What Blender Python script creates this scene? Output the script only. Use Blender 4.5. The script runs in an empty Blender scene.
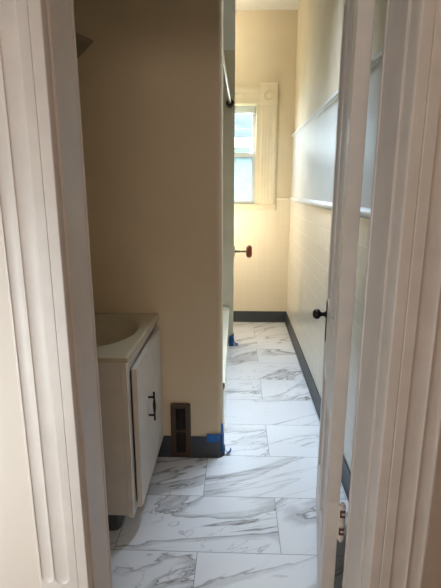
import bpy, bmesh, math, random
from math import sin, cos, pi, radians, sqrt, atan, exp
from mathutils import Vector, Matrix

SC = bpy.context.scene
COL = SC.collection
random.seed(4)

# ---------------------------------------------------------------- camera
cam_d = bpy.data.cameras.new('camera')
cam = bpy.data.objects.new('camera', cam_d)
COL.objects.link(cam)
cam.location = (0.0, 0.0, 1.30)
cam.rotation_euler = (radians(90) - atan(106 / 449.0), 0, radians(2.05))
cam_d.sensor_fit = 'VERTICAL'
cam_d.sensor_height = 36.0
cam_d.lens = 36.0 * 449.0 / 588.0
cam_d.clip_start = 0.02
SC.camera = cam

# ---------------------------------------------------------------- world, lights, exposure
world = bpy.data.worlds.new('sky')
SC.world = world
world.use_nodes = True
bg = world.node_tree.nodes['Background']
bg.inputs[0].default_value = (0.78, 0.89, 1.0, 1)
bg.inputs[1].default_value = 14
SC.view_settings.view_transform = 'Standard'
SC.view_settings.look = 'None'
SC.view_settings.gamma = 1.0
SC.view_settings.use_curve_mapping = False
SC.view_settings.exposure = 0.95


def area_light(name, loc, rot, sx, sy, power, color, portal=False, spread=180):
    d = bpy.data.lights.new(name, 'AREA')
    d.shape = 'RECTANGLE'
    d.size, d.size_y, d.energy, d.color = sx, sy, power, color
    d.spread = radians(spread)
    if portal:
        d.cycles.is_portal = True
    o = bpy.data.objects.new(name, d)
    o.location, o.rotation_euler = loc, rot
    COL.objects.link(o)
    return o


# sampling portal that guides the sky's light through the far sash window
area_light('window_portal', (-0.19, 4.47, 1.59), (radians(-90), 0, 0), 0.76, 0.93, 1, (1, 1, 1), portal=True)
# daylight from the hall's own window, on the left behind the viewer
area_light('hall_window_daylight', (-0.98, 0.08, 0.74), (radians(90), 0, 0), 0.40, 0.8, 6.9, (0.86, 0.96, 1.0))
area_light('hall_fill_light', (0.10, -1.35, 2.45), (radians(35), 0, 0), 0.9, 0.5, 6.0, (1.0, 0.86, 0.72))  # warm fill added behind the viewer to lift the partition and right trim
# cool fill light added over the tub passage (above the picture)
area_light('panel_fill_light', (0.12, 2.36, 2.74), (0, 0, 0), 0.26, 0.5, 5.1, (0.68, 0.83, 1.0), spread=72)
# two warm fill lights added in the window nook, both behind the tub wall from here
for nm, en, at_ in (('wall_fill_bulb', 5.2, (-0.12, 3.84, 0.98)), ('ceiling_fill_bulb', 2.1, (-0.26, 3.95, 2.58))):
    lamp_d = bpy.data.lights.new(nm, 'POINT')
    lamp_d.energy = en
    lamp_d.color = (1.0, 0.88, 0.70)
    lamp_d.shadow_soft_size = 0.06
    lamp_o = bpy.data.objects.new(nm, lamp_d)
    lamp_o.location = at_
    COL.objects.link(lamp_o)


# ---------------------------------------------------------------- materials
class NT:
    def __init__(self, name):
        self.m = bpy.data.materials.new(name)
        self.m.use_nodes = True
        self.t = self.m.node_tree
        self.b = self.t.nodes['Principled BSDF']

    def n(self, kind, **kw):
        x = self.t.nodes.new(kind)
        for k, v in kw.items():
            setattr(x, k, v)
        return x

    def lk(self, a, b):
        self.t.links.new(a, b)

    def math(self, op, a, b=None, c=None):
        x = self.n('ShaderNodeMath', operation=op)
        for i, v in enumerate((a, b, c)):
            if v is None:
                continue
            if isinstance(v, (int, float)):
                x.inputs[i].default_value = v
            else:
                self.lk(v, x.inputs[i])
        return x.outputs[0]

    def pos(self):
        return self.n('ShaderNodeNewGeometry').outputs['Position']

    def objco(self):
        return self.n('ShaderNodeTexCoord').outputs['Object']

    def sep(self, v):
        x = self.n('ShaderNodeSeparateXYZ')
        self.lk(v, x.inputs[0])
        return x.outputs

    def comb(self, x, y, z):
        c = self.n('ShaderNodeCombineXYZ')
        for i, v in enumerate((x, y, z)):
            if isinstance(v, (int, float)):
                c.inputs[i].default_value = v
            else:
                self.lk(v, c.inputs[i])
        return c.outputs[0]

    def noise(self, vec, scale, detail=3, rough=0.5, dist=0.0):
        x = self.n('ShaderNodeTexNoise')
        x.inputs['Scale'].default_value = scale
        x.inputs['Detail'].default_value = detail
        x.inputs['Roughness'].default_value = rough
        x.inputs['Distortion'].default_value = dist
        if vec is not None:
            self.lk(vec, x.inputs['Vector'])
        return x.outputs['Fac']

    def ramp(self, fac, stops):
        x = self.n('ShaderNodeValToRGB')
        e = x.color_ramp.elements
        while len(e) < len(stops):
            e.new(0.5)
        for el, (p, c) in zip(e, stops):
            el.position = p
            el.color = c if len(c) == 4 else (*c, 1)
        self.lk(fac, x.inputs[0])
        return x.outputs[0]

    def mix(self, fac, a, b):
        x = self.n('ShaderNodeMix', data_type='RGBA')
        for i, v in ((0, fac), (6, a), (7, b)):
            if isinstance(v, (int, float)):
                x.inputs[i].default_value = v
            elif isinstance(v, tuple):
                x.inputs[i].default_value = (*v, 1)
            else:
                self.lk(v, x.inputs[i])
        return x.outputs[2]

    def bump(self, h, strength, dist):
        x = self.n('ShaderNodeBump')
        x.inputs['Strength'].default_value = strength
        x.inputs['Distance'].default_value = dist
        self.lk(h, x.inputs['Height'])
        self.lk(x.outputs[0], self.b.inputs['Normal'])

    def col(self, v):
        if isinstance(v, tuple):
            self.b.inputs['Base Color'].default_value = (*v, 1)
        else:
            self.lk(v, self.b.inputs['Base Color'])

    def rough(self, v):
        self.b.inputs['Roughness'].default_value = v


def simple(name, c, rough=0.5, metal=0.0, var=0.06, scale=9.0, bump=0.0, bscale=60.0, bdist=0.002):
    t = NT(name)
    p = t.objco()
    f = t.noise(p, scale, 4)
    lo = tuple(x * (1 - var) for x in c)
    hi = tuple(min(1, x * (1 + var)) for x in c)
    t.col(t.ramp(f, [(0.3, lo), (0.7, hi)]))
    t.rough(rough)
    t.b.inputs['Metallic'].default_value = metal
    if bump:
        t.bump(t.noise(p, bscale, 4), bump, bdist)
    return t.m


M = {}
M['cream_paint'] = simple('cream_wall_paint', (0.74, 0.63, 0.45), 0.45, bump=0.25, bscale=25, var=0.04, scale=3)
M['beige_paint'] = simple('beige_wall_paint', (0.72, 0.575, 0.38), 0.5, bump=0.25, bscale=25, var=0.04, scale=3)
M['gloss_paint'] = simple('glossy_cream_wall_paint', (0.70, 0.61, 0.46), 0.5, bump=0.6, bscale=22, var=0.05, scale=5)
M['grey_white_paint'] = simple('grey_white_gloss_paint', (0.72, 0.74, 0.74), 0.38, bump=0.6, bscale=22, var=0.04, scale=5)
M['hall_paint'] = simple('hall_wall_paint', (0.65, 0.56, 0.48), 0.6, bump=0.2, bscale=30, var=0.03, scale=2)
M['trim_paint'] = simple('old_white_trim_paint', (0.66, 0.58, 0.52), 0.42, bump=0.3, bscale=40, var=0.05, scale=12, bdist=0.001)
M['door_paint'] = simple('old_white_door_paint', (0.62, 0.55, 0.50), 0.4, bump=0.35, bscale=35, var=0.06, scale=14, bdist=0.001)
M['window_paint'] = simple('cream_window_trim_paint', (0.80, 0.70, 0.52), 0.4, var=0.04)
M['sash'] = simple('white_sash', (0.62, 0.65, 0.66), 0.35, var=0.02)
M['ceiling'] = simple('white_ceiling_paint', (0.82, 0.80, 0.74), 0.7, var=0.03)
M['gray_vinyl'] = simple('dark_grey_vinyl', (0.050, 0.056, 0.066), 0.45, var=0.1)
M['vanity'] = simple('white_vanity_paint', (0.66, 0.60, 0.53), 0.38, var=0.05, scale=12)
M['counter'] = simple('almond_cultured_marble', (0.56, 0.49, 0.35), 0.22, var=0.05, scale=6)
M['tub'] = simple('cream_tub_enamel', (0.76, 0.74, 0.62), 0.12, var=0.02)
M['olive_tile'] = simple('pale_olive_surround', (0.62, 0.57, 0.43), 0.3, var=0.05)
M['upper_alcove'] = simple('pale_grey_alcove_paint', (0.80, 0.81, 0.77), 0.5, var=0.03)
M['bronze'] = simple('dark_bronze', (0.030, 0.024, 0.020), 0.32, 0.7, var=0.2)
M['steel'] = simple('brushed_steel', (0.55, 0.54, 0.52), 0.3, 1.0, var=0.1)
M['brass'] = simple('aged_brass', (0.20, 0.16, 0.09), 0.4, 0.8, var=0.2)
M['brown'] = simple('brown_register_metal', (0.075, 0.040, 0.022), 0.5, 0.0, var=0.15)
M['black'] = simple('black_louvre', (0.010, 0.009, 0.009), 0.6, var=0.2)
M['tape'] = simple('blue_painters_tape', (0.012, 0.13, 0.42), 0.6, var=0.15, scale=40)
M['tape_dark'] = simple('crumpled_blue_tape', (0.010, 0.07, 0.20), 0.6, var=0.3, scale=60)
M['rust'] = simple('rusty_hinge_gap', (0.10, 0.045, 0.03), 0.7, var=0.3, scale=80)
M['shelf'] = simple('dark_shelf_wood', (0.20, 0.145, 0.085), 0.5, var=0.2)
M['siding'] = simple('white_siding_paint', (0.80, 0.82, 0.82), 0.7, var=0.03)
M['lamp_glass'] = simple('opal_lamp_glass', (0.9, 0.88, 0.8), 0.4, var=0.01)

# wood roller
t = NT('reddish_roller_wood')
p = t.objco()
w = t.n('ShaderNodeTexWave')
w.inputs['Scale'].default_value = 40
w.inputs['Distortion'].default_value = 4
t.lk(p, w.inputs['Vector'])
t.col(t.ramp(w.outputs['Fac'], [(0, (0.20, 0.045, 0.014)), (1, (0.32, 0.08, 0.025))]))
t.rough(0.35)
M['roller'] = t.m

# hall floorboards
t = NT('hall_floorboards')
x, y, z = t.sep(t.pos())
board = t.math('FLOOR', t.math('DIVIDE', x, 0.06))
g = t.noise(t.comb(t.math('MULTIPLY', x, 30), t.math('ADD', y, t.math('MULTIPLY', board, 3.3)), 0), 2.5, 4)
t.col(t.ramp(g, [(0.3, (0.16, 0.085, 0.04)), (0.7, (0.30, 0.17, 0.085))]))
t.rough(0.4)
M['boards'] = t.m

# marble-look floor tile, 614 x 307 mm, half-lap
t = NT('marble_look_floor_tile')
x, y, z = t.sep(t.pos())
TW, TH = 0.614, 0.307
ry = t.math('DIVIDE', t.math('SUBTRACT', y, 1.383 - 4 * TH), TH)
row = t.math('FLOOR', ry)
fy = t.math('FRACT', ry)
odd = t.math('MODULO', row, 2.0)             # row containing y 1.39-1.69 is even
rx = t.math('ADD', t.math('DIVIDE', t.math('SUBTRACT', x, 0.172 - 6 * TW), TW), t.math('MULTIPLY', odd, 0.5))
colm = t.math('FLOOR', rx)
fx = t.math('FRACT', rx)


def edge_mask(f, size, half):
    d = t.math('MINIMUM', f, t.math('SUBTRACT', 1.0, f))
    return t.math('LESS_THAN', t.math('MULTIPLY', d, size), half)


grout = t.math('MAXIMUM', edge_mask(fy, TH, 0.0014), edge_mask(fx, TW, 0.0014))
wn = t.n('ShaderNodeTexWhiteNoise')
wn.noise_dimensions = '3D'
t.lk(t.comb(row, colm, 3.7), wn.inputs['Vector'])
off = t.n('ShaderNodeVectorMath', operation='SCALE')
off.inputs['Scale'].default_value = 31.0
t.lk(wn.outputs['Color'], off.inputs[0])
ang = radians(26)
xr = t.math('ADD', t.math('MULTIPLY', x, cos(ang)), t.math('MULTIPLY', y, sin(ang)))
yr = t.math('SUBTRACT', t.math('MULTIPLY', y, cos(ang)), t.math('MULTIPLY', x, sin(ang)))
base = t.comb(t.math('MULTIPLY', xr, 0.34), t.math('MULTIPLY', yr, 1.0), 0)
add = t.n('ShaderNodeVectorMath', operation='ADD')
t.lk(base, add.inputs[0])
t.lk(off.outputs[0], add.inputs[1])
vec = add.outputs[0]
n1 = t.noise(vec, 2.6, 5, 0.55, 0.8)
n2 = t.noise(vec, 5.5, 4, 0.5, 1.0)
n3 = t.noise(vec, 2.0, 2, 0.5)
v1 = t.math('ABSOLUTE', t.math('SUBTRACT', n1, 0.5))
pres = t.math('MINIMUM', t.math('MAXIMUM', t.math('MULTIPLY', t.math('SUBTRACT', n3, 0.37), 6.0), 0.0), 1.0)


def soft(v, w):
    return t.math('SUBTRACT', 1.0, t.math('MINIMUM', t.math('DIVIDE', v, w), 1.0))


core = t.math('MULTIPLY', soft(v1, 0.011), t.math('ADD', t.math('MULTIPLY', pres, 0.65), 0.25))
halo = t.math('MULTIPLY', soft(t.math('ABSOLUTE', t.math('SUBTRACT', n1, 0.515)), 0.034), t.math('MULTIPLY', pres, 0.42))
fine = t.math('MULTIPLY', soft(t.math('ABSOLUTE', t.math('SUBTRACT', n2, 0.5)), 0.008), t.math('MULTIPLY', pres, 0.45))
vtot = t.math('MAXIMUM', t.math('MAXIMUM', core, halo), fine)
cloud = t.ramp(t.noise(vec, 1.6, 3), [(0.3, (0.74, 0.755, 0.79)), (0.7, (0.82, 0.835, 0.865))])
c = t.mix(vtot, cloud, (0.15, 0.14, 0.145))
c = t.mix(t.math('MULTIPLY', grout, 0.85), c, (0.24, 0.24, 0.25))
t.col(c)
t.rough(0.28)
M['floor'] = t.m


# ceramic wall tile 108 mm, pale raised-looking grout
def wall_tile(name, horizontal_axis, body, grout_c, strength):
    t = NT(name)
    s = t.sep(t.pos())
    a = s[horizontal_axis]
    S = 0.108

    def line(v, o, half):
        f = t.math('FRACT', t.math('DIVIDE', t.math('ADD', v, o), S))
        d = t.math('MULTIPLY', t.math('MINIMUM', f, t.math('SUBTRACT', 1.0, f)), S)
        return t.math('SUBTRACT', 1.0, t.math('MINIMUM', t.math('DIVIDE', d, half), 1.0))
    g = t.math('MAXIMUM', line(s[2], 10 * S - 0.107 + 0.0, 0.0035), line(a, 20 * S + 0.02, 0.003))
    t.col(t.mix(t.math('MULTIPLY', g, strength), body, grout_c))
    t.rough(0.22)
    t.bump(t.math('SUBTRACT', 1.0, g), 0.6, 0.0015)
    return t.m


M['tile_back'] = wall_tile('cream_wall_tile_back', 0, (0.84, 0.75, 0.59), (0.90, 0.83, 0.70), 0.7)
M['tile_right'] = wall_tile('cream_wall_tile_side', 1, (0.77, 0.73, 0.63), (0.96, 0.95, 0.90), 0.9)

# asphalt shingles of the neighbour's roof
t = NT('blue_grey_shingles')
x, y, z = t.sep(t.pos())
rowz = t.math('DIVIDE', z, 0.075)
r_ = t.math('FLOOR', rowz)
wn = t.n('ShaderNodeTexWhiteNoise')
t.lk(t.comb(r_, t.math('FLOOR', t.math('ADD', t.math('DIVIDE', x, 0.22), t.math('MULTIPLY', r_, 0.37))), 0), wn.inputs['Vector'])
lined = t.math('LESS_THAN', t.math('FRACT', rowz), 0.2)
c = t.ramp(wn.outputs['Value'], [(0, (0.036, 0.042, 0.050)), (1, (0.058, 0.064, 0.072))])
t.col(t.mix(t.math('MULTIPLY', lined, 0.5), c, (0.024, 0.028, 0.034)))
t.rough(0.9)
t.b.inputs['Specular IOR Level'].default_value = 0.0
M['shingle'] = t.m

# clear pane and frosted pane
t = NT('clear_glass')
tr = t.n('ShaderNodeBsdfTransparent')
tr.inputs[0].default_value = (0.95, 0.98, 0.98, 1)
gl = t.n('ShaderNodeBsdfGlossy')
gl.inputs['Roughness'].default_value = 0.02
mx = t.n('ShaderNodeMixShader')
mx.inputs[0].default_value = 0.05
t.lk(tr.outputs[0], mx.inputs[1])
t.lk(gl.outputs[0], mx.inputs[2])
t.lk(mx.outputs[0], t.t.nodes['Material Output'].inputs[0])
M['glass'] = t.m

t = NT('frosted_glass')
tl = t.n('ShaderNodeBsdfTranslucent')
p = t.objco()
fr = t.ramp(t.noise(p, 45, 3), [(0.35, (0.25, 0.29, 0.30)), (0.65, (0.32, 0.35, 0.355))])
t.lk(fr, tl.inputs[0])
tr = t.n('ShaderNodeBsdfTransparent')
tr.inputs[0].default_value = (0.35, 0.40, 0.41, 1)
mx = t.n('ShaderNodeMixShader')
mx.inputs[0].default_value = 0.25
t.lk(tl.outputs[0], mx.inputs[1])
t.lk(tr.outputs[0], mx.inputs[2])
t.lk(mx.outputs[0], t.t.nodes['Material Output'].inputs[0])
M['frosted'] = t.m


# ---------------------------------------------------------------- mesh helpers
def bx(bm, x0, x1, y0, y1, z0, z1, mi=0, bev=0.0):
    r = bmesh.ops.create_cube(bm, size=1.0, matrix=Matrix.Translation(((x0 + x1) / 2, (y0 + y1) / 2, (z0 + z1) / 2))
                              @ Matrix.Diagonal((abs(x1 - x0), abs(y1 - y0), abs(z1 - z0), 1)))
    vs = r['verts']
    fs = set(f for v in vs for f in v.link_faces)
    for f in fs:
        f.material_index = mi
    if bev:
        es = list(set(e for v in vs for e in v.link_edges))
        bmesh.ops.bevel(bm, geom=es, offset=bev, segments=3, affect='EDGES', profile=0.5)


def prism(bm, pts, axis, a, b, mi=0):
    """closed 2D outline extruded along an axis between a and b. axis 2: pts=(x,y); 1: (x,z); 0: (y,z)"""
    def P(q, h):
        return {2: (q[0], q[1], h), 1: (q[0], h, q[1]), 0: (h, q[0], q[1])}[axis]
    lo = [bm.verts.new(P(q, a)) for q in pts]
    hi = [bm.verts.new(P(q, b)) for q in pts]
    fs = []
    n = len(pts)
    for i in range(n):
        fs.append(bm.faces.new((lo[i], lo[(i + 1) % n], hi[(i + 1) % n], hi[i])))
    fs.append(bm.faces.new(lo[::-1]))
    fs.append(bm.faces.new(hi))
    for f in fs:
        f.material_index = mi


def lathe(bm, prof, M4, seg=28):
    """prof: (radius, height) list, revolved round local z then moved by M4"""
    rings = []
    for r, h in prof:
        if r < 1e-6:
            rings.append([bm.verts.new(M4 @ Vector((0, 0, h)))])
        else:
            rings.append([bm.verts.new(M4 @ Vector((r * cos(2 * pi * i / seg), r * sin(2 * pi * i / seg), h))) for i in range(seg)])
    for A, B in zip(rings, rings[1:]):
        for i in range(seg):
            j = (i + 1) % seg
            if len(A) == 1 and len(B) > 1:
                bm.faces.new((A[0], B[j], B[i]))
            elif len(B) == 1 and len(A) > 1:
                bm.faces.new((A[i], A[j], B[0]))
            elif len(A) > 1:
                bm.faces.new((A[i], A[j], B[j], B[i]))


def axis_m(loc, d):
    d = Vector(d).normalized()
    return Matrix.Translation(loc) @ d.to_track_quat('Z', 'Y').to_matrix().to_4x4()


def tube(bm, a, b, r, seg=20):
    a, b = Vector(a), Vector(b)
    L = (b - a).length
    lathe(bm, [(0, 0), (r, 0), (r, L), (0, L)], axis_m(a, b - a), seg)


def obj(name, bm, mats, parent=None, smooth=False, ang=35):
    bmesh.ops.recalc_face_normals(bm, faces=bm.faces)
    me = bpy.data.meshes.new(name)
    bm.to_mesh(me)
    bm.free()
    for m in (mats if isinstance(mats, (list, tuple)) else [mats]):
        me.materials.append(m)
    o = bpy.data.objects.new(name, me)
    COL.objects.link(o)
    if parent:
        o.parent = parent
    if smooth:
        for p in me.polygons:
            p.use_smooth = True
        me.set_sharp_from_angle(angle=radians(ang))
    return o


def tag(o, label, cat, group=None):
    o['label'], o['category'] = label, cat
    if group:
        o['group'] = group
    return o


def struct(name, bm, mats, **k):
    o = obj(name, bm, mats, **k)
    if not k.get('parent'):
        o['kind'] = 'structure'
    return o


def empty(name, loc=(0, 0, 0), rz=0.0):
    o = bpy.data.objects.new(name, None)
    o.empty_display_size = 0.1
    COL.objects.link(o)
    o.location = loc
    o.rotation_euler = (0, 0, rz)
    return o


NB = bmesh.new

# ---------------------------------------------------------------- dimensions
XR = 0.508            # right wall
XL = -0.83           # bathroom left wall
YF, YB = 0.885, 1.06  # door wall
YP0, YP1 = 1.986, 2.10  # partition in front of the tub
XP = -0.064
YT = 3.60            # tub end wall front
YFAR = 4.32
ZC = 2.785
OL, OR, OH = -0.343, 0.301, 2.06  # door opening

# ---------------------------------------------------------------- room shell
bm = NB(); bx(bm, XL - 0.12, XR + 0.12, YF + 0.06, YFAR + 0.14, -0.06, 0.0)
struct('floor_bathroom', bm, M['floor'])
bm = NB(); bx(bm, -1.75, 1.25, -1.6, YF + 0.06, -0.06, -0.004)
struct('floor_hall', bm, M['boards'])
bm = NB(); bx(bm, -1.75, 1.25, -1.6, YFAR + 0.14, ZC, ZC + 0.06)
struct('ceiling', bm, M['ceiling'])

# door wall: hall paint in front, beige behind
bm = NB()
jt = 0.022
for (a, b, z0, z1) in ((-1.75, OL - jt, 0, ZC), (OR + jt, 1.25, 0, ZC), (OL - jt, OR + jt, OH + jt, ZC)):
    bx(bm, a, b, YF, YF + 0.09, z0, z1, 0)
    bx(bm, a, b, YF + 0.09, YB, z0, z1, 1)
struct('wall_front', bm, [M['hall_paint'], M['beige_paint']])
bm = NB(); bx(bm, -1.87, -1.75, -1.6, YF, 0, ZC); struct('wall_hall_left', bm, M['hall_paint'])
bm = NB(); bx(bm, 1.25, 1.37, -1.6, YF, 0, ZC); struct('wall_hall_right', bm, M['hall_paint'])
bm = NB(); bx(bm, -1.87, 1.37, -1.72, -1.6, 0, ZC); struct('wall_hall_back', bm, M['hall_paint'])

# bathroom left wall
bm = NB(); bx(bm, XL - 0.12, XL, YB, YFAR, 0, ZC); struct('wall_left', bm, M['beige_paint'])

# right wall with rail, tile wainscot and cap
bm = NB(); bx(bm, XR, XR + 0.12, YB, YFAR, 0, ZC); struct('wall_right', bm, M['gloss_paint'])
bm = NB()
bx(bm, XR - 0.010, XR, YB, YFAR, 0, 1.185, 0)
struct('trim_tile_right', bm, M['tile_right'])
bm = NB()
prism(bm, [(XR, 1.185), (XR - 0.012, 1.185), (XR - 0.019, 1.192), (XR - 0.020, 1.205), (XR - 0.016, 1.218), (XR, 1.226)], 1, YB, YFAR)
struct('trim_cap_right', bm, M['grey_white_paint'], smooth=True, ang=50)
bm = NB(); bx(bm, XR - 0.003, XR, YB, YFAR, 1.220, 1.750)
struct('trim_panel_right', bm, M['grey_white_paint'])
bm = NB()
prism(bm, [(XR, 1.742), (XR - 0.007, 1.744), (XR - 0.008, 1.752), (XR - 0.016, 1.756), (XR - 0.016, 1.772), (XR, 1.784)], 1, YB, YFAR)
struct('trim_rail_right', bm, M['grey_white_paint'])

# far wall with window opening
WX0, WX1, WZ0, WZ1 = -0.56, 0.18, 1.135, 2.05
bm = NB()
for (a, b, z0, z1) in ((XL - 0.12, WX0, 0, ZC), (WX1 + 0.02, XR + 0.12, 0, ZC), (WX0, WX1 + 0.02, 0, WZ0), (WX0, WX1 + 0.02, WZ1, ZC)):
    bx(bm, a, b, YFAR, YFAR + 0.14, z0, z1)
struct('wall_back', bm, M['cream_paint'])
bm = NB()
bx(bm, XL, XR - 0.010, YFAR - 0.010, YFAR, 0, 1.10)
bx(bm, 0.37, XR - 0.010, YFAR - 0.010, YFAR, 1.10, 1.185)
struct('trim_tile_back', bm, M['tile_back'])
bm = NB()
prism(bm, [(YFAR, 1.185), (YFAR - 0.012, 1.185), (YFAR - 0.017, 1.195), (YFAR - 0.013, 1.212), (YFAR, 1.216)], 0, 0.367, XR - 0.018)
struct('trim_cap_back', bm, M['tile_back'])

# partition in front of the tub, rounded outside corner
bm = NB()
r = 0.028
pts = [(XL, YP0)]
for i in range(9):
    a = -pi / 2 + i * pi / 2 / 8
    pts.append((XP - r + r * cos(a), YP0 + r + r * sin(a)))
pts += [(XP, YP1), (XL, YP1)]
prism(bm, pts, 2, 0, ZC)
struct('wall_partition', bm, M['beige_paint'], smooth=True, ang=30)

# wall at the far end of the tub
bm = NB()
bx(bm, XL, -0.022, YT, YT + 0.13, 0, 2.28, 0, 0)
bx(bm, XL, -0.022, YT, YT + 0.13, 2.28, ZC, 1, 0)
struct('wall_tub_end', bm, [M['olive_tile'], M['upper_alcove']])
bm = NB()
bx(bm, XL, -0.034, YT - 0.008, YT, 0.36, 1.87)
struct('trim_tub_surround', bm, M['olive_tile'])

# vinyl cove baseboards
def cove(h=0.110, tt=0.006, toe=0.014):
    # (distance from wall, height)
    return [(0, 0), (toe, 0), (toe, 0.003), (tt + 0.003, 0.012), (tt, 0.024), (tt, h - 0.003), (tt - 0.003, h), (0, h)]


bm = NB(); prism(bm, [(XR - 0.010 - d, z) for d, z in cove()], 1, YB + 0.01, YFAR - 0.012)
struct('baseboard_right', bm, M['gray_vinyl'], smooth=True)
bm = NB(); prism(bm, [(YFAR - 0.010 - d, z) for d, z in cove()], 0, -0.83, XR - 0.012)
struct('baseboard_back', bm, M['gray_vinyl'], smooth=True)
# partition: cove swept round the corner
bm = NB()
path = [((-0.44, YP0), (0, -1)), ((XP - r, YP0), (0, -1))]
for i in range(1, 9):
    a = -pi / 2 + i * pi / 2 / 8
    path.append(((XP - r + r * cos(a), YP0 + r + r * sin(a)), (cos(a), sin(a))))
path.append(((XP, YP1 - 0.02), (1, 0)))
prev = None
for (q, nrm) in path:
    ring = [bm.verts.new((q[0] + nrm[0] * d, q[1] + nrm[1] * d, z)) for d, z in cove()]
    if prev:
        for i in range(len(ring)):
            j = (i + 1) % len(ring)
            bm.faces.new((prev[i], prev[j], ring[j], ring[i]))
    else:
        bm.faces.new(ring)
    prev = ring
bm.faces.new(prev[::-1])
struct('baseboard_partition', bm, M['gray_vinyl'], smooth=True)

# ---------------------------------------------------------------- door opening: casings, jambs, threshold
FL = ((0.064, 0.018), (0.0985, 0.0145))   # flute centres and half widths


def casing_depth(o, t):
    """thickness of the fluted casing at offset o from its inner edge"""
    if o < 0.004:
        return t - 0.006 * (1 - o / 0.004) ** 2
    d = 0.0
    for c0, w0 in FL:
        u = abs(o - c0) / w0
        if u < 1:
            d = 0.0048 * sqrt(max(0, 1 - u * u))
    if abs(o - 0.025) < 0.0012:
        d = 0.0012
    if o > 0.116:
        d = 0.004 * (o - 0.116) / 0.004
    return t - d


def casing(name, xin, sgn, zbot, ztop, t=0.020):
    offs = [0]
    o = 0
    while o < 0.120 - 1e-6:
        o += 0.001
        offs.append(o)
    zs = [0, zbot - 0.001] + [zbot + 0.019 * (1 - cos(pi / 2 * k / 8)) for k in range(9)] + [zbot + 0.03, ztop]
    bm = NB()
    grid = []
    for z in zs:
        rowv = []
        for o in offs:
            d = casing_depth(o, t)
            # flutes end in a round stop above the base block
            if 0.045 < o < 0.114 and z < zbot + 0.02:
                c0, w0 = FL[0] if o < 0.083 else FL[1]
                dz = zbot + 0.019 - z
                rr = sqrt((o - c0) ** 2 + max(0, dz) ** 2) / w0
                if z <= zbot + 0.0005:
                    d = t
                else:
                    d = t - (0.0048 * sqrt(max(0, 1 - rr * rr)) if rr < 1 else 0)
            rowv.append(bm.verts.new((xin + sgn * o, YF - d, z)))
        grid.append(rowv)
    for A, B in zip(grid, grid[1:]):
        for i in range(len(offs) - 1):
            bm.faces.new((A[i], A[i + 1], B[i + 1], B[i]))
    bl = [[bm.verts.new((xin + sgn * o, YF, z)) for z in zs] for o in (0, offs[-1])]
    for k in range(len(zs) - 1):
        bm.faces.new((grid[k][0], grid[k + 1][0], bl[0][k + 1], bl[0][k]))
        bm.faces.new((grid[k][-1], bl[1][k], bl[1][k + 1], grid[k + 1][-1]))
    bm.faces.new(grid[-1] + [bl[1][-1], bl[0][-1]])
    bm.faces.new(grid[0] + [bl[1][0], bl[0][0]])
    bm.faces.new([v for v in bl[0]] + [v for v in bl[1]][::-1])
    return struct(name, bm, M['trim_paint'], smooth=True, ang=25)


casing('trim_casing_left', OL + 0.001, -1, 0.385, OH + 0.001)
casing('trim_casing_right', OR - 0.001, 1, 0.385, OH + 0.001, 0.048)
bm = NB(); bx(bm, OL - 0.122, OR + 0.122, YF - 0.052, YF, OH, OH + 0.14, 0, 0.004)
struct('trim_casing_head', bm, M['trim_paint'])


def jamb(name, xin, sgn):
    # sgn +1: jamb body lies towards +x
    pf = [(0.022, YF), (-0.0045, YF), (-0.006, YF + 0.002), (-0.006, YF + 0.028), (-0.001, YF + 0.034),
          (-0.001, YF + 0.060), (-0.0015, YB - 0.046), (-0.004, YB - 0.044), (-0.004, YB - 0.036), (0.009, YB - 0.036),
          (0.009, YB - 0.002), (0.011, YB + 0.004), (0.022, YB + 0.004)]
    bm = NB()
    prism(bm, [(xin + sgn * o, y) for o, y in pf], 2, 0, OH + 0.0)
    return struct(name, bm, M['trim_paint'])


jl = jamb('trim_jamb_left', OL, -1)
jamb('trim_jamb_right', OR, 1)
bm = NB(); bx(bm, OL, OR, YF, YB, OH, OH + jt); struct('trim_jamb_head', bm, M['trim_paint'])
bm = NB()
prism(bm, [(YF - 0.02, -0.004), (YF + 0.0, 0.012), (YB - 0.02, 0.012), (YB + 0.02, 0.0)], 0, OL, OR)
struct('trim_threshold', bm, M['boards'])
bm = NB()
bx(bm, OL - 0.0088, OL - 0.0068, YB - 0.030, YB - 0.001, 0.80, 0.87, 0, 0.0008)
obj('strike_plate', bm, M['trim_paint'], jl)

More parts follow.
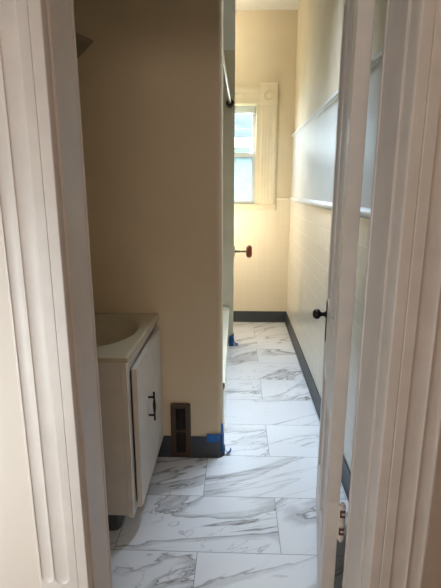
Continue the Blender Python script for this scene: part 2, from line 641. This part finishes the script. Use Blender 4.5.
# ---------------------------------------------------------------- the open door
A = 9.0
door = empty('door_1', (0.252, 1.075, 0.0), radians(90 - A))
door['kind'] = 'structure'
DW, DT, DZ0, DZ1 = 0.64, 0.035, 0.014, 2.045
bm = NB()
st = 0.105
RX = (st, DW - st)
rails = [(DZ0, 0.22), (0.66, 0.90), (1.87, DZ1)]
bx(bm, 0, st, -DT, 0, DZ0, DZ1, 0, 0.0015)
bx(bm, DW - st, DW, -DT, 0, DZ0, DZ1, 0, 0.0015)
for z0, z1 in rails:
    bx(bm, st - 0.002, DW - st + 0.002, -DT, 0, z0, z1)
mx_ = DW / 2
bx(bm, mx_ - 0.045, mx_ + 0.045, -DT, 0, 0.22, 0.66)
bx(bm, mx_ - 0.045, mx_ + 0.045, -DT, 0, 0.90, 1.87)
obj('door_leaf', bm, M['door_paint'], door)
for (z0, z1) in ((0.22, 0.66), (0.90, 1.87)):
    for (a, b) in ((st, mx_ - 0.045), (mx_ + 0.045, DW - st)):
        bm = NB()
        bx(bm, a - 0.004, b + 0.004, -0.024, -0.011, z0 - 0.004, z1 + 0.004)
        bx(bm, a + 0.035, b - 0.035, -0.027, -0.008, z0 + 0.035, z1 - 0.035, 0, 0.003)
        # moulding frame proud of the stiles, both faces
        for (y0, y1) in ((-0.011, 0.002), (-DT - 0.002, -0.024)):
            bx(bm, a - 0.004, a + 0.012, y0, y1, z0 - 0.004, z1 + 0.004, 0, 0.002)
            bx(bm, b - 0.012, b + 0.004, y0, y1, z0 - 0.004, z1 + 0.004, 0, 0.002)
            bx(bm, a, b, y0, y1, z0 - 0.004, z0 + 0.012, 0, 0.002)
            bx(bm, a, b, y0, y1, z1 - 0.012, z1 + 0.004, 0, 0.002)
        obj('door_panel', bm, M['door_paint'], door)
# knobs with long escutcheon plates
KX, KZ = 0.575, 0.836
for s in (1, -1):
    y0 = 0.0 if s > 0 else -DT
    bm = NB()
    a, b = sorted((y0, y0 + s * 0.003))
    bx(bm, KX - 0.022, KX + 0.022, a, b, 0.735, 0.888, 0, 0.001)
    pl = obj('escutcheon', bm, M['bronze'], door)
    bm = NB()
    lathe(bm, [(0, 0.002), (0.014, 0.002), (0.012, 0.007), (0.0080, 0.010), (0.0080, 0.020), (0.011, 0.023), (0.017, 0.027),
               (0.0200, 0.033), (0.0200, 0.040), (0.017, 0.047), (0.010, 0.0515), (0, 0.053)], axis_m((KX, y0, KZ), (0, s, 0)))
    kn = obj('door_knob', bm, M['bronze'], door, smooth=True, ang=50)
    kn['label'] = 'round dark bronze knob'
for hz in (0.355, 1.79):
    bm = NB()
    bx(bm, -0.0016, 0.0004, -0.0335, -0.002, hz, hz + 0.110, 0, 0.0004)
    hg = obj('hinge', bm, M['trim_paint'], door)
    bm = NB()
    for k in range(5):
        z0 = hz + 0.022 * k
        tube(bm, (-0.005, -0.0425, z0 + 0.0012), (-0.005, -0.0425, z0 + 0.0208), 0.0088, 14)
    tube(bm, (-0.005, -0.0425, hz - 0.006), (-0.005, -0.0425, hz + 0.116), 0.0045, 12)
    bx(bm, -0.0052, -0.0024, -0.050, -0.030, hz + 0.002, hz + 0.108, 0, 0.0008)
    obj('hinge_knuckle', bm, M['trim_paint'], hg, smooth=True)
    bm = NB()
    for z0, z1 in ((hz + 0.020, hz + 0.042), (hz + 0.075, hz + 0.098)):
        bx(bm, -0.0148, -0.0110, -0.0500, -0.0375, z0, z0 + 0.007, 0, 0.0005)
        bx(bm, -0.0148, -0.0110, -0.0500, -0.0375, z1 - 0.007, z1, 0, 0.0005)
        bx(bm, -0.0148, -0.0110, -0.0405, -0.0365, z0, z1, 0, 0.0005)
    obj('hinge_screw_recess', bm, M['rust'], hg)

# ---------------------------------------------------------------- far window
win = empty('window_1', (0, 0, 0))
win['kind'] = 'structure'
CX0, CX1 = 0.204, 0.354
bm = NB()


def wcasing(bm, x0, x1):
    n = 34
    top, bot = 2.035, 1.150
    fr = []
    for z in (bot, top):
        rowv = []
        for i in range(n + 1):
            u = i / n
            d = 0.022
            if u < 0.06 or u > 0.94:
                d = 0.017
            elif 0.2 < u < 0.8:
                d = 0.0200 + 0.0015 * abs(sin((u - 0.2) / 0.6 * pi * 3))
            rowv.append(bm.verts.new((x0 + (x1 - x0) * u, YFAR - d, z)))
        fr.append(rowv)
    for i in range(n):
        bm.faces.new((fr[0][i], fr[0][i + 1], fr[1][i + 1], fr[1][i]))
    bk = [[bm.verts.new((x, YFAR, z)) for x in (x0, x1)] for z in (bot, top)]
    bm.faces.new((fr[0][0], fr[1][0], bk[1][0], bk[0][0]))
    bm.faces.new((fr[0][-1], bk[0][1], bk[1][1], fr[1][-1]))
    bm.faces.new(fr[1] + [bk[1][1], bk[1][0]])
    bm.faces.new(fr[0] + [bk[0][1], bk[0][0]])


wcasing(bm, CX0, CX1)
wcasing(bm, -0.73, -0.572)
obj('side_casing', bm, M['window_paint'], win)
bm = NB()
bx(bm, -0.56, 0.205, YFAR - 0.018, YFAR, 2.03, 2.170, 0, 0.002)
bx(bm, -0.56, 0.205, YFAR - 0.024, YFAR - 0.016, 2.065, 2.085, 0, 0.003)
bx(bm, -0.56, 0.205, YFAR - 0.026, YFAR - 0.016, 2.120, 2.158, 0, 0.004)
bx(bm, -0.56, 0.205, YFAR - 0.022, YFAR - 0.016, 2.034, 2.050, 0, 0.002)
obj('head_casing', bm, M['window_paint'], win)
for cx in (0.279, -0.646):
    bm = NB()
    bx(bm, cx - 0.075, cx + 0.075, YFAR - 0.030, YFAR, 2.020, 2.186, 0, 0.002)
    bx(bm, cx - 0.080, cx + 0.080, YFAR - 0.036, YFAR, 2.186, 2.212, 0, 0.004)
    lathe(bm, [(0.054, -0.004), (0.052, 0.007), (0.044, 0.009), (0.038, -0.001), (0.028, -0.003), (0.023, 0.006), (0.013, 0.009), (0, 0.010)],
          axis_m((cx, YFAR - 0.029, 2.095), (0, -1, 0)), 32)
    obj('corner_rosette', bm, M['window_paint'], win, smooth=True, ang=30)
bm = NB()
bx(bm, -0.73, 0.365, YFAR - 0.032, YFAR + 0.02, 1.133, 1.152, 0, 0.004)
bx(bm, -0.73, 0.36, YFAR - 0.020, YFAR, 1.100, 1.133, 0, 0.003)
obj('window_stool', bm, M['window_paint'], win)
# outer frame lining
bm = NB()
bx(bm, WX0, WX0 + 0.018, YFAR, YFAR + 0.12, WZ0, WZ1)
bx(bm, WX1 - 0.010, WX1 + 0.026, YFAR - 0.004, YFAR + 0.12, WZ0, WZ1)
bx(bm, WX0, WX1, YFAR, YFAR + 0.12, WZ1 - 0.022, WZ1)
bx(bm, WX0, WX1, YFAR, YFAR + 0.12, WZ0, WZ0 + 0.018)
obj('window_frame', bm, M['window_paint'], win)


def sash(z0, z1, y, top, bot, gmat):
    x0, x1 = WX0 + 0.018, WX1 - 0.010
    sw = 0.030
    bm = NB()
    bx(bm, x0, x0 + sw, y, y + 0.03, z0, z1)
    bx(bm, x1 - sw, x1, y, y + 0.03, z0, z1)
    bx(bm, x0 + sw, x1 - sw, y, y + 0.03, z0, z0 + bot)
    bx(bm, x0 + sw, x1 - sw, y, y + 0.03, z1 - top, z1)
    s = obj('sash', bm, M['sash'], win)
    bm = NB()
    bx(bm, x0 + sw - 0.004, x1 - sw + 0.004, y + 0.012, y + 0.016, z0 + bot - 0.004, z1 - top + 0.004)
    obj('pane', bm, gmat, s)


sash(1.153, 1.615, YFAR + 0.030, 0.036, 0.030, M['frosted'])
sash(1.580, 2.028, YFAR + 0.066, 0.060, 0.036, M['glass'])
bm = NB()
bx(bm, 0.150, 0.167, YFAR - 0.006, YFAR + 0.006, 1.965, 2.005, 0, 0.003)
tube(bm, (0.158, YFAR - 0.002, 1.955), (0.158, YFAR - 0.002, 2.012), 0.005, 12)
tag(obj('shade_bracket', bm, M['steel']), 'small grey roller shade bracket at the top corner of the far window', 'bracket')

# ---------------------------------------------------------------- neighbour's house
hs = empty('neighbour_house', (0, 8.4, -0.4))
bm = NB()
prism(bm, [(8.15, 2.02), (8.15, 2.13), (12.0, 3.45), (12.2, 3.45), (12.2, 3.35), (8.4, 2.02)], 0, -4.5, 3.6)
for v in bm.verts: v.co -= Vector((0, 8.4, -0.4))
o = obj('roof', bm, M['shingle'], hs)
bm = NB()
bx(bm, -4.5, 3.6, 8.11, 8.15, 2.015, 2.135, 0, 0.004)
bx(bm, -4.5, 3.6, 8.15, 8.40, 2.015, 2.03)
for v in bm.verts: v.co -= Vector((0, 8.4, -0.4))
obj('fascia', bm, M['siding'], hs)
bm = NB()
for k in range(20):
    z = -0.4 + 0.12 * k
    prism(bm, [(8.40, z), (8.375, z), (8.39, z + 0.12), (8.40, z + 0.12)], 0, -4.3, 3.4)
bx(bm, -4.3, 3.4, 8.40, 11.9, -0.4, 2.03)
for v in bm.verts: v.co -= Vector((0, 8.4, -0.4))
obj('house_wall', bm, M['siding'], hs)
bm = NB()
for a, b, c, d in ((-0.52, -0.46, 1.1, 2.004), (0.22, 0.28, 1.1, 2.004)):
    bx(bm, a, b, 8.33, 8.38, c, d)
bx(bm, -0.52, 0.28, 8.33, 8.38, 2.003, 2.014)
bx(bm, -0.52, 0.28, 8.33, 8.38, 1.1, 1.16)
for v in bm.verts: v.co -= Vector((0, 8.4, -0.4))
hw = obj('house_window', bm, M['siding'], hs)
bm = NB(); bx(bm, -0.46, 0.22, 8.35, 8.372, 1.16, 2.003)
for v in bm.verts: v.co -= Vector((0, 8.4, -0.4))
gm = simple('dim_green_window_glass', (0.055, 0.075, 0.068), 0.15)
obj('house_window_pane', bm, gm, hw)
tag(hs, 'neighbouring white house with blue-grey shingle roof seen through the far window', 'house')
bm = NB(); bx(bm, -12, 12, YFAR + 0.3, 25, -0.5, -0.4)
g = struct('ground', bm, simple('grass_ground', (0.12, 0.16, 0.07), 0.9))

# ---------------------------------------------------------------- vanity
VY0, VY1, VXF = 1.44, YP0 - 0.002, -0.381
van = empty('vanity_cabinet', (-0.6, 1.7, 0))


def loc(bm, o):
    for v in bm.verts:
        v.co -= o.location
    return bm


bm = NB()
bx(bm, XL + 0.002, VXF, VY0, VY0 + 0.016, 0.100, 0.717, 0, 0.001)
bx(bm, XL + 0.002, VXF, VY1 - 0.016, VY1, 0.100, 0.717)
bx(bm, XL + 0.002, VXF - 0.018, VY0 + 0.016, VY1 - 0.016, 0.100, 0.116)
bx(bm, XL + 0.002, XL + 0.010, VY0 + 0.016, VY1 - 0.016, 0.116, 0.717)
obj('carcass', loc(bm, van), M['vanity'], van)
bm = NB()
fz0, fz1 = 0.092, 0.717
bx(bm, VXF - 0.016, VXF + 0.004, VY0 - 0.003, VY0 + 0.042, fz0, fz1, 0, 0.0015)
bx(bm, VXF - 0.016, VXF + 0.004, VY1 - 0.030, VY1, fz0, fz1, 0, 0.0015)
bx(bm, VXF - 0.016, VXF + 0.004, VY0 + 0.042, VY1 - 0.030, 0.662, fz1, 0, 0.0015)
bx(bm, VXF - 0.016, VXF + 0.004, VY0 + 0.042, VY1 - 0.030, fz0, 0.130, 0, 0.0015)
obj('face_frame', loc(bm, van), M['vanity'], van)
bm = NB()
bx(bm, VXF + 0.009, VXF + 0.029, 1.482, 1.978, 0.106, 0.672, 0, 0.0025)
vd = obj('door', loc(bm, van), M['vanity'], van)
bm = NB()
hx, hy = VXF + 0.029 + 0.024, 1.660
off = van.location
tube(bm, Vector((hx, hy, 0.375)) - off, Vector((hx, hy, 0.500)) - off, 0.0042, 14)
lathe(bm, [(0.0042, -0.03), (0.0062, -0.01), (0.0066, 0), (0.0062, 0.01), (0.0042, 0.03)], Matrix.Translation(Vector((hx, hy, 0.4375)) - off), 14)
for z in (0.398, 0.477):
    tube(bm, Vector((VXF + 0.029, hy, z)) - off, Vector((hx, hy, z)) - off, 0.0045, 14)
hd = obj('handle', bm, M['bronze'], vd, smooth=True)
hd['label'] = 'dark bronze bar handle'
bm = NB()
pf = [(XL + 0.002, 1.475), (-0.472, 1.475), (-0.455, 1.480), (-0.447, 1.492), (-0.445, 1.51), (-0.445, VY1 - 0.014), (XL + 0.002, VY1 - 0.014)]
prism(bm, pf, 2, 0.0, 0.0995)
tk = obj('toe_kick', loc(bm, van), M['gray_vinyl'], van, smooth=True)
tk['label'] = 'dark grey vinyl toe kick'
tag(van, 'white painted bathroom vanity cabinet with one bar-handled door against the partition wall', 'cabinet')

# vanity top with integral oval bowl
bm = NB()
x0, x1, y0, y1 = XL + 0.002, -0.355, 1.428, YP0 - 0.001
NX, NY = 72, 72
cx, cy, sx, sy = -0.600, 1.730, 0.200, 0.230
top = []
for j in range(NY + 1):
    rowv = []
    for i in range(NX + 1):
        y = y0 + (y1 - y0) * j / NY
        xe = x1 - 0.014 * (1 - j / NY)
        x = x0 + (xe - x0) * i / NX
        q = sqrt(((x - cx) / sx) ** 2 + ((y - cy) / sy) ** 2)
        z = 0.738
        if q < 1:
            s = min(1, (1 - q) / 0.75)
            z -= 0.115 * (1 - (1 - s) ** 2.2)
        elif q < 1.06:
            z += 0.0008 * sin((q - 1) / 0.06 * pi)
        e = min(xe - x, y - y0)
        if e < 0.007:
            z -= 0.004 * (1 - e / 0.007) ** 2
        rowv.append(bm.verts.new((x, y, z)))
    top.append(rowv)
for j in range(NY):
    for i in range(NX):
        bm.faces.new((top[j][i], top[j][i + 1], top[j + 1][i + 1], top[j + 1][i]))
rim = [top[0][i] for i in range(NX + 1)] + [top[j][NX] for j in range(1, NY + 1)] + [top[NY][i] for i in range(NX - 1, -1, -1)] + [top[j][0] for j in range(NY - 1, 0, -1)]
low = [bm.verts.new((v.co.x, v.co.y, 0.718)) for v in rim]
for k in range(len(rim)):
    j = (k + 1) % len(rim)
    bm.faces.new((rim[k], low[k], low[j], rim[j]))
inn = []
for v in low:
    inn.append(bm.verts.new((min(max(v.co.x, x0 + 0.02), x1 - 0.040), min(max(v.co.y, y0 + 0.02), y1 - 0.02), 0.718)))
for k in range(len(rim)):
    j = (k + 1) % len(rim)
    if (inn[k].co - inn[j].co).length > 1e-6:
        bm.faces.new((low[k], inn[k], inn[j], low[j]))
o = obj('bathroom_sink', bm, M['counter'], smooth=True, ang=40)
tag(o, 'almond cultured marble vanity top with moulded oval sink bowl', 'sink')

# ---------------------------------------------------------------- corner shelf above the vanity
bm = NB()
prism(bm, [(-0.517, 1.75), (-0.655, 1.972), (XL + 0.001, 1.985), (XL + 0.001, 1.56), (-0.58, 1.58)], 2, 1.808, 1.813)
tag(obj('corner_shelf', bm, M['shelf']), 'dark pointed edge of a thin corner shelf high above the vanity', 'shelf')

# ---------------------------------------------------------------- wall register
reg = empty('wall_register', (-0.2645, YP0 - 0.016, 0.0))
W2, H2 = 0.0485, 0.288


def rrect(w, h0, h1, r):
    P = []
    for (cx_, cz_, a0) in ((w - r, h0 + r, -90), (w - r, h1 - r, 0), (-w + r, h1 - r, 90), (-w + r, h0 + r, 180)):
        for k in range(6):
            a = radians(a0 + 18 * k)
            P.append((cx_ + r * cos(a), cz_ + r * sin(a)))
    return P


bm = NB()
outer = rrect(W2, 0.004, H2, 0.008)
mid = rrect(W2 - 0.006, 0.010, H2 - 0.006, 0.006)
for pts_a, ya, pts_b, yb in ((outer, 0.015, outer, 0.003), (outer, 0.003, mid, 0.0)):
    va = [bm.verts.new((p[0], ya, p[1])) for p in pts_a]
    vb = [bm.verts.new((p[0], yb, p[1])) for p in pts_b]
    for i in range(len(va)):
        j = (i + 1) % len(va)
        bm.faces.new((va[i], va[j], vb[j], vb[i]))
bmesh.ops.remove_doubles(bm, verts=bm.verts, dist=1e-5)
iw = 0.0245
bx(bm, -W2 + 0.005, -iw, 0.0, 0.006, 0.011, H2 - 0.007)
bx(bm, iw, W2 - 0.005, 0.0, 0.006, 0.011, H2 - 0.007)
bx(bm, -iw, iw, 0.0, 0.006, 0.011, 0.026)
bx(bm, -iw, iw, 0.0, 0.006, 0.138, 0.150)
bx(bm, -iw, iw, 0.0, 0.006, H2 - 0.024, H2 - 0.007)
obj('frame', bm, M['brown'], reg)
bm = NB()
bx(bm, -iw, iw, 0.0115, 0.014, 0.02, H2 - 0.02)
obj('back_plate', bm, M['black'], reg)
bm = NB()
for (z0, z1) in ((0.026, 0.138), (0.150, H2 - 0.024)):
    n = 9
    for k in range(n):
        z = z0 + (z1 - z0) * (k + 0.5) / n
        prism(bm, [(0.002, z - 0.003), (0.003, z - 0.004), (0.011, z + 0.003), (0.010, z + 0.004)], 0, -iw, iw)
    bx(bm, -0.001, 0.001, 0.001, 0.010, z0, z1)
obj('louvres', bm, M['black'], reg)
tag(reg, 'brown metal wall register with black louvres standing over the grey baseboard', 'vent')

# ---------------------------------------------------------------- painter's tape
G = "blue painter's tape left on the walls"


def strip(name, pts, wvec, mat, label, th=0.0012):
    """ribbon following pts, width along wvec, with thickness"""
    bm = NB()
    wv = Vector(wvec)
    n = len(pts)
    rows = []
    for i, p_ in enumerate(pts):
        p_ = Vector(p_)
        tan = (Vector(pts[min(i + 1, n - 1)]) - Vector(pts[max(i - 1, 0)])).normalized()
        nn = tan.cross(wv).normalized() * th
        rows.append([bm.verts.new(q) for q in (p_, p_ + wv, p_ + wv + nn, p_ + nn)])
    for A_, B_ in zip(rows, rows[1:]):
        for k in range(4):
            bm.faces.new((A_[k], A_[(k + 1) % 4], B_[(k + 1) % 4], B_[k]))
    bm.faces.new(rows[0]); bm.faces.new(rows[-1][::-1])
    return tag(obj(name, bm, mat), label, 'tape', G)


yy = YP0 - 0.0072
strip('painters_tape', [(-0.139, yy, 0.084), (-0.115, yy - 0.001, 0.083), (-0.092, yy, 0.084), (-0.084, yy + 0.001, 0.085), (-0.073, yy + 0.006, 0.086)],
      (0.001, 0, 0.044), M['tape'], 'flat blue tape strip over the top of the grey baseboard at the partition corner')
strip('painters_tape', [(-0.0680, 1.9935, 0.172), (-0.0660, 1.9920, 0.12), (-0.0640, 1.9905, 0.105), (-0.0635, 1.9900, 0.04), (-0.0600, 1.9850, 0.022)],
      (0.0085, 0.0205, 0), M['tape'], 'upright blue tape strip on the side of the partition corner')
strip('painters_tape', [(-0.0545, 2.016, 0.040), (-0.045, 2.018, 0.018), (-0.036, 2.02, 0.006), (-0.027, 2.02, 0.013), (-0.022, 2.02, 0.030)],
      (0.004, -0.022, 0.004), M['tape'], 'small curled blue tape scrap on the floor at the partition corner')
strip('painters_tape', [(-0.056, YT - 0.010, 0.085), (-0.038, YT - 0.014, 0.100), (-0.022, YT - 0.012, 0.110), (-0.0165, YT - 0.006, 0.115)],
      (0.0, 0, -0.105), M['tape_dark'], 'crumpled blue tape on the corner of the wall beyond the tub')
strip('painters_tape', [(-0.0205, YT + 0.002, 0.112), (-0.0195, YT - 0.004, 0.06), (-0.012, YT - 0.012, 0.02), (0.010, YT - 0.02, 0.010), (0.016, YT - 0.03, 0.018)],
      (0.001, 0.040, 0.004), M['tape'], 'blue tape end trailing onto the floor beyond the tub')

# ---------------------------------------------------------------- bathtub
tub = empty('bathtub', (-0.44, 2.85, 0))
bm = NB()
TX0, TX1, TY0, TY1, TZ = XL + 0.003, -0.060, YP1 + 0.003, YT - 0.011, 0.345
bx(bm, TX1 - 0.02, TX1, TY0, TY1, 0.0, TZ - 0.03, 0, 0.002)
bx(bm, TX1 - 0.018, TX1 + 0.003, TY0, TY1, 0.0, 0.028, 0, 0.003)
ap = obj('apron', loc(bm, tub), M['tub'], tub)
# rim and basin as one heightfield shell
bm = NB()
NX, NY = 28, 56
g = []
for j in range(NY + 1):
    rv = []
    for i in range(NX + 1):
        u, v = i / NX, j / NY
        x = TX0 + (TX1 + 0.006 - TX0) * u
        y = TY0 + (TY1 - TY0) * v
        e = min(min(x - TX0, TX1 + 0.006 - x) - 0.055, min(y - TY0, TY1 - y) - 0.09)
        s = min(1, max(0, e / 0.09))
        z = TZ - 0.28 * (s * s * (3 - 2 * s))
        if TX1 + 0.006 - x < 1e-5:
            z -= 0.004
        rv.append(bm.verts.new((x, y, z)))
    g.append(rv)
for j in range(NY):
    for i in range(NX):
        bm.faces.new((g[j][i], g[j][i + 1], g[j + 1][i + 1], g[j + 1][i]))
lo = [bm.verts.new((TX1 + 0.006, r_[-1].co.y, TZ - 0.034)) for r_ in g]
lo2 = [bm.verts.new((TX1 - 0.018, r_[-1].co.y, TZ - 0.034)) for r_ in g]
for j in range(NY):
    bm.faces.new((g[j][-1], lo[j], lo[j + 1], g[j + 1][-1]))
    bm.faces.new((lo[j], lo2[j], lo2[j + 1], lo[j + 1]))
obj('rim_and_basin', loc(bm, tub), M['tub'], tub, smooth=True, ang=50)
tag(tub, 'cream enamelled bathtub with flat apron behind the partition wall', 'bathtub')

# curtain rod
bm = NB()
a_, b_ = Vector((-0.084, YP1 + 0.002, 1.925)), Vector((-0.0575, YT - 0.001, 1.915))
rod = empty('shower_curtain_rod', (a_ + b_) / 2)
tube(bm, a_ - rod.location, b_ - rod.location, 0.0115, 20)
obj('rod', bm, M['steel'], rod, smooth=True)
for q, d, k_ in ((b_, (0, -1, 0), 1.0), (a_, (0, 1, 0), 0.48)):
    bm = NB()
    lathe(bm, [(0, 0), (0.030 * k_, 0), (0.030 * k_, 0.006), (0.025 * k_, 0.012), (0.025 * k_, 0.050), (0.010, 0.052)], axis_m(q - rod.location, d))
    fl = obj('rod_flange', bm, M['bronze'], rod, smooth=True)
    fl['label'] = 'dark bronze end flange'
tag(rod, 'slim metal shower curtain rod with dark end flange above the tub', 'curtain rod')

# toilet roll holder on the end of the tub wall
th = empty('toilet_roll_holder', (-0.022, 3.665, 0.794))
bm = NB(); bx(bm, 0.0, 0.010, -0.020, 0.020, -0.042, 0.042, 0, 0.003)
obj('backplate', bm, M['window_paint'], th)
bm = NB(); tube(bm, (0.008, 0, 0), (0.110, 0, 0), 0.0080, 16)
tube(bm, (0.008, 0, 0), (0.050, 0, 0), 0.0100, 16)
obj('arm', bm, M['brass'], th, smooth=True)
bm = NB()
lathe(bm, [(0, -0.024), (0.022, -0.024), (0.031, -0.019), (0.036, -0.009), (0.036, 0.009), (0.031, 0.019), (0.022, 0.024), (0, 0.024)], axis_m((0.125, 0, 0), (1, 0, 0)))
for v in bm.verts:
    v.co.z *= 1.42
kn = obj('end_knob', bm, M['roller'], th, smooth=True, ang=50)
kn['label'] = 'reddish brown oval wooden end'
tag(th, 'brass toilet roll arm with reddish brown wooden end below the far window', 'toilet roll holder')

# housing added for the passage fill light (above the picture)
bm = NB()
bx(bm, -0.03, 0.27, 2.102, 2.63, 2.748, 2.784, 0, 0.003)
tag(obj('panel_fill_housing', bm, M['sash']), 'added white housing of an unseen fill light on the ceiling beside the tub', 'lamp')
# fitting added for the low fill light (hidden from here by the tub wall)
cl = empty('wall_fill_lamp', (-0.12, YT + 0.13, 0.86))
bm = NB(); lathe(bm, [(0, 0), (0.055, 0), (0.052, 0.012), (0.03, 0.020), (0, 0.022)], axis_m((0, 0, 0), (0, 1, 0)))
tube(bm, (0, 0.01, 0), (0, 0.11, 0), 0.008, 14)
lathe(bm, [(0, -0.01), (0.028, -0.01), (0.030, 0.012), (0.018, 0.03), (0, 0.032)], Matrix.Translation((0, 0.11, 0)))
obj('fill_lamp_arm', bm, M['brass'], cl, smooth=True)
tag(cl, 'added brass fitting for an unseen fill light behind the tub wall', 'lamp')
cl = empty('ceiling_fill_lamp', (-0.26, 3.95, ZC))  # holder added for the high fill light, out of view
bm = NB(); lathe(bm, [(0, -0.001), (0.08, -0.001), (0.08, -0.03), (0.035, -0.045), (0.03, -0.09), (0, -0.092)], Matrix.Identity(4))
obj('fill_lamp_base', bm, M['sash'], cl, smooth=True)
tag(cl, 'added white holder for an unseen fill light on the ceiling near the far window', 'lamp')
